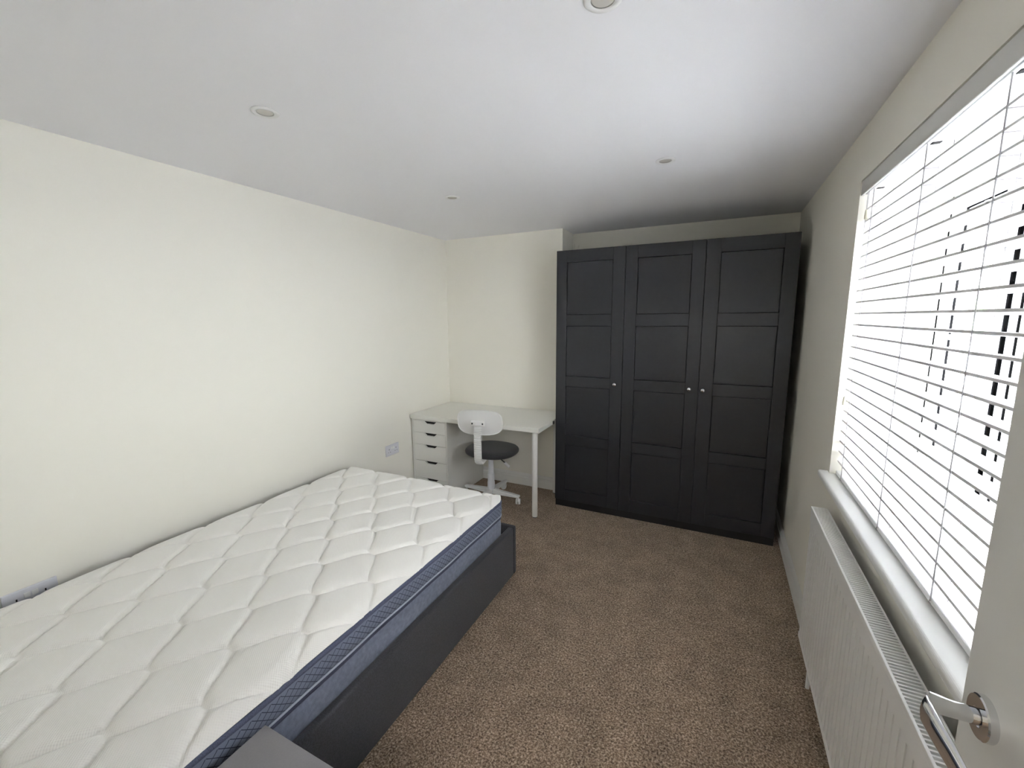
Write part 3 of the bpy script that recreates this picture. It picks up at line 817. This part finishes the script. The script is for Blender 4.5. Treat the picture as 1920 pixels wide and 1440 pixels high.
def car(loc, rz, paint, label):
    t = thing('car', label, 'car', loc, rz)
    prof = [(-2.05, .30), (-2.08, .62), (-1.98, .82), (-1.55, .92), (-.95, 1.38), (-.5, 1.46), (.45, 1.44), (1.15, .98), (1.85, .84), (2.05, .66), (2.06, .32), (1.75, .22), (-1.75, .22)]
    bm = B(); rows = []
    for yy, ins in ((-.83, .0), (-.80, .0), (0, 0), (.80, 0), (.83, 0)):
        ring = []
        for (u, v) in prof:
            f = 1.0 if v < .95 else .86
            e = .96 if abs(yy) > .81 else 1
            ring.append(bm.verts.new((u*e, yy*f, v)))
        rows.append(ring)
    n = len(prof)
    for A, C in zip(rows, rows[1:]):
        for i in range(n): bm.faces.new((A[i], A[(i+1) % n], C[(i+1) % n], C[i]))
    bm.faces.new(rows[0]); bm.faces.new(rows[-1])
    obj('body', bm, paint, t, True, 35)
    for sg in (-1, 1):
        for (u0, u1, top0, top1) in ((-1.30, -.42, -.92, -.45), (-.36, .92, -.40, .42)):
            bm = B(); A = [(u0, .97), (u1, .97), (top1, 1.36), (top0, 1.36)]
            prism(bm, A, 'Y', sg*.735, sg*.775); 
            obj('side_window', bm, M['carglass'], t)
    for (a, b) in (((.55, 1.41), (1.10, 1.03)), ((-1.48, .98), (-1.0, 1.35))):
        bm = B(); dx, dz = b[0]-a[0], b[1]-a[1]; L = math.hypot(dx, dz); nx_, nz_ = -dz/L, dx/L
        if nz_ < 0: nx_, nz_ = -nx_, -nz_
        v = [bm.verts.new((a[0]+nx_*o+dx*f, w, a[1]+nz_*o+dz*f)) for o in (-.02, .025) for (f, w) in ((0, -.60), (1, -.64), (1, .64), (0, .60))]
        for q in ((0, 1, 2, 3), (4, 5, 6, 7), (0, 1, 5, 4), (1, 2, 6, 5), (2, 3, 7, 6), (3, 0, 4, 7)): bm.faces.new([v[i] for i in q])
        obj('windscreen', bm, M['carglass'], t)
    for u in (-1.28, 1.28):
        for sg in (-1, 1):
            bm = B(); lathe(bm, [(.16, .0), (.30, .0), (.315, .03), (.315, .17), (.30, .20), (.16, .20)], (u, sg*.86, .315), 'Y', 28, -sg); w = obj('wheel', bm, M['tyre'], t, True, 40)
            bm = B(); lathe(bm, [(.19, .0), (.19, .012), (.05, .020), (.02, .02)], (u, sg*.866, .315), 'Y', 20, -sg); obj('hub_cap', bm, M['alu'], w, True, 40)
    return t
car((5.2, 4.4, GZ), math.radians(20), M['whitecar'], 'white car parked nearest outside the window')
car((7.4, 8.6, GZ), math.radians(15), M['redcar'], 'red car parked beyond the white car outside the window')
def hedge(x0, x1, y0, y1, h, label, seed):
    rnd = random.Random(seed)
    bm = B(); bmesh.ops.create_cube(bm, size=1); 
    bmesh.ops.subdivide_edges(bm, edges=bm.edges[:], cuts=14, use_grid_fill=True)
    from mathutils import noise
    for v in bm.verts:
        v.co = Vector((x0+(v.co.x+.5)*(x1-x0), y0+(v.co.y+.5)*(y1-y0), GZ+(v.co.z+.5)*h))
        v.co += noise.noise_vector(v.co*2.3)*.35
        v.co.z = max(v.co.z, GZ+.005)
    o = obj('hedge', bm, M['hedge']); o['label'] = label; o['category'] = 'hedge'
    return o
hedge(9, 13, 14, 17, 2.2, 'rough green hedge standing beyond the parked cars', 1)
# neighbouring house across the road
hs = thing('house', 'pale rendered house across the road outside the window', 'house', (15, 26, GZ))
bm = B(); box(bm, -9, 6, -3, 4, 0, 5.0); obj('wall', bm, M['brick'], hs)
bm = B(); prism(bm, [(-3.6, 5.0), (4.6, 5.0), (.5, 7.6)], 'X', -9.4, 6.4); obj('roof', bm, M['roof'], hs)
for wx in (-7.5, -4, -.5, 3):
    for wz in (.9, 3.3):
        bm = B(); box(bm, wx, wx+1.4, -3.06, -2.98, wz, wz+1.2); f = obj('window', bm, M['upvc'], hs)
        bm = B(); box(bm, wx+.08, wx+.66, -3.08, -3.05, wz+.08, wz+1.12); box(bm, wx+.74, wx+1.32, -3.08, -3.05, wz+.08, wz+1.12); obj('pane', bm, M['carglass'], f)
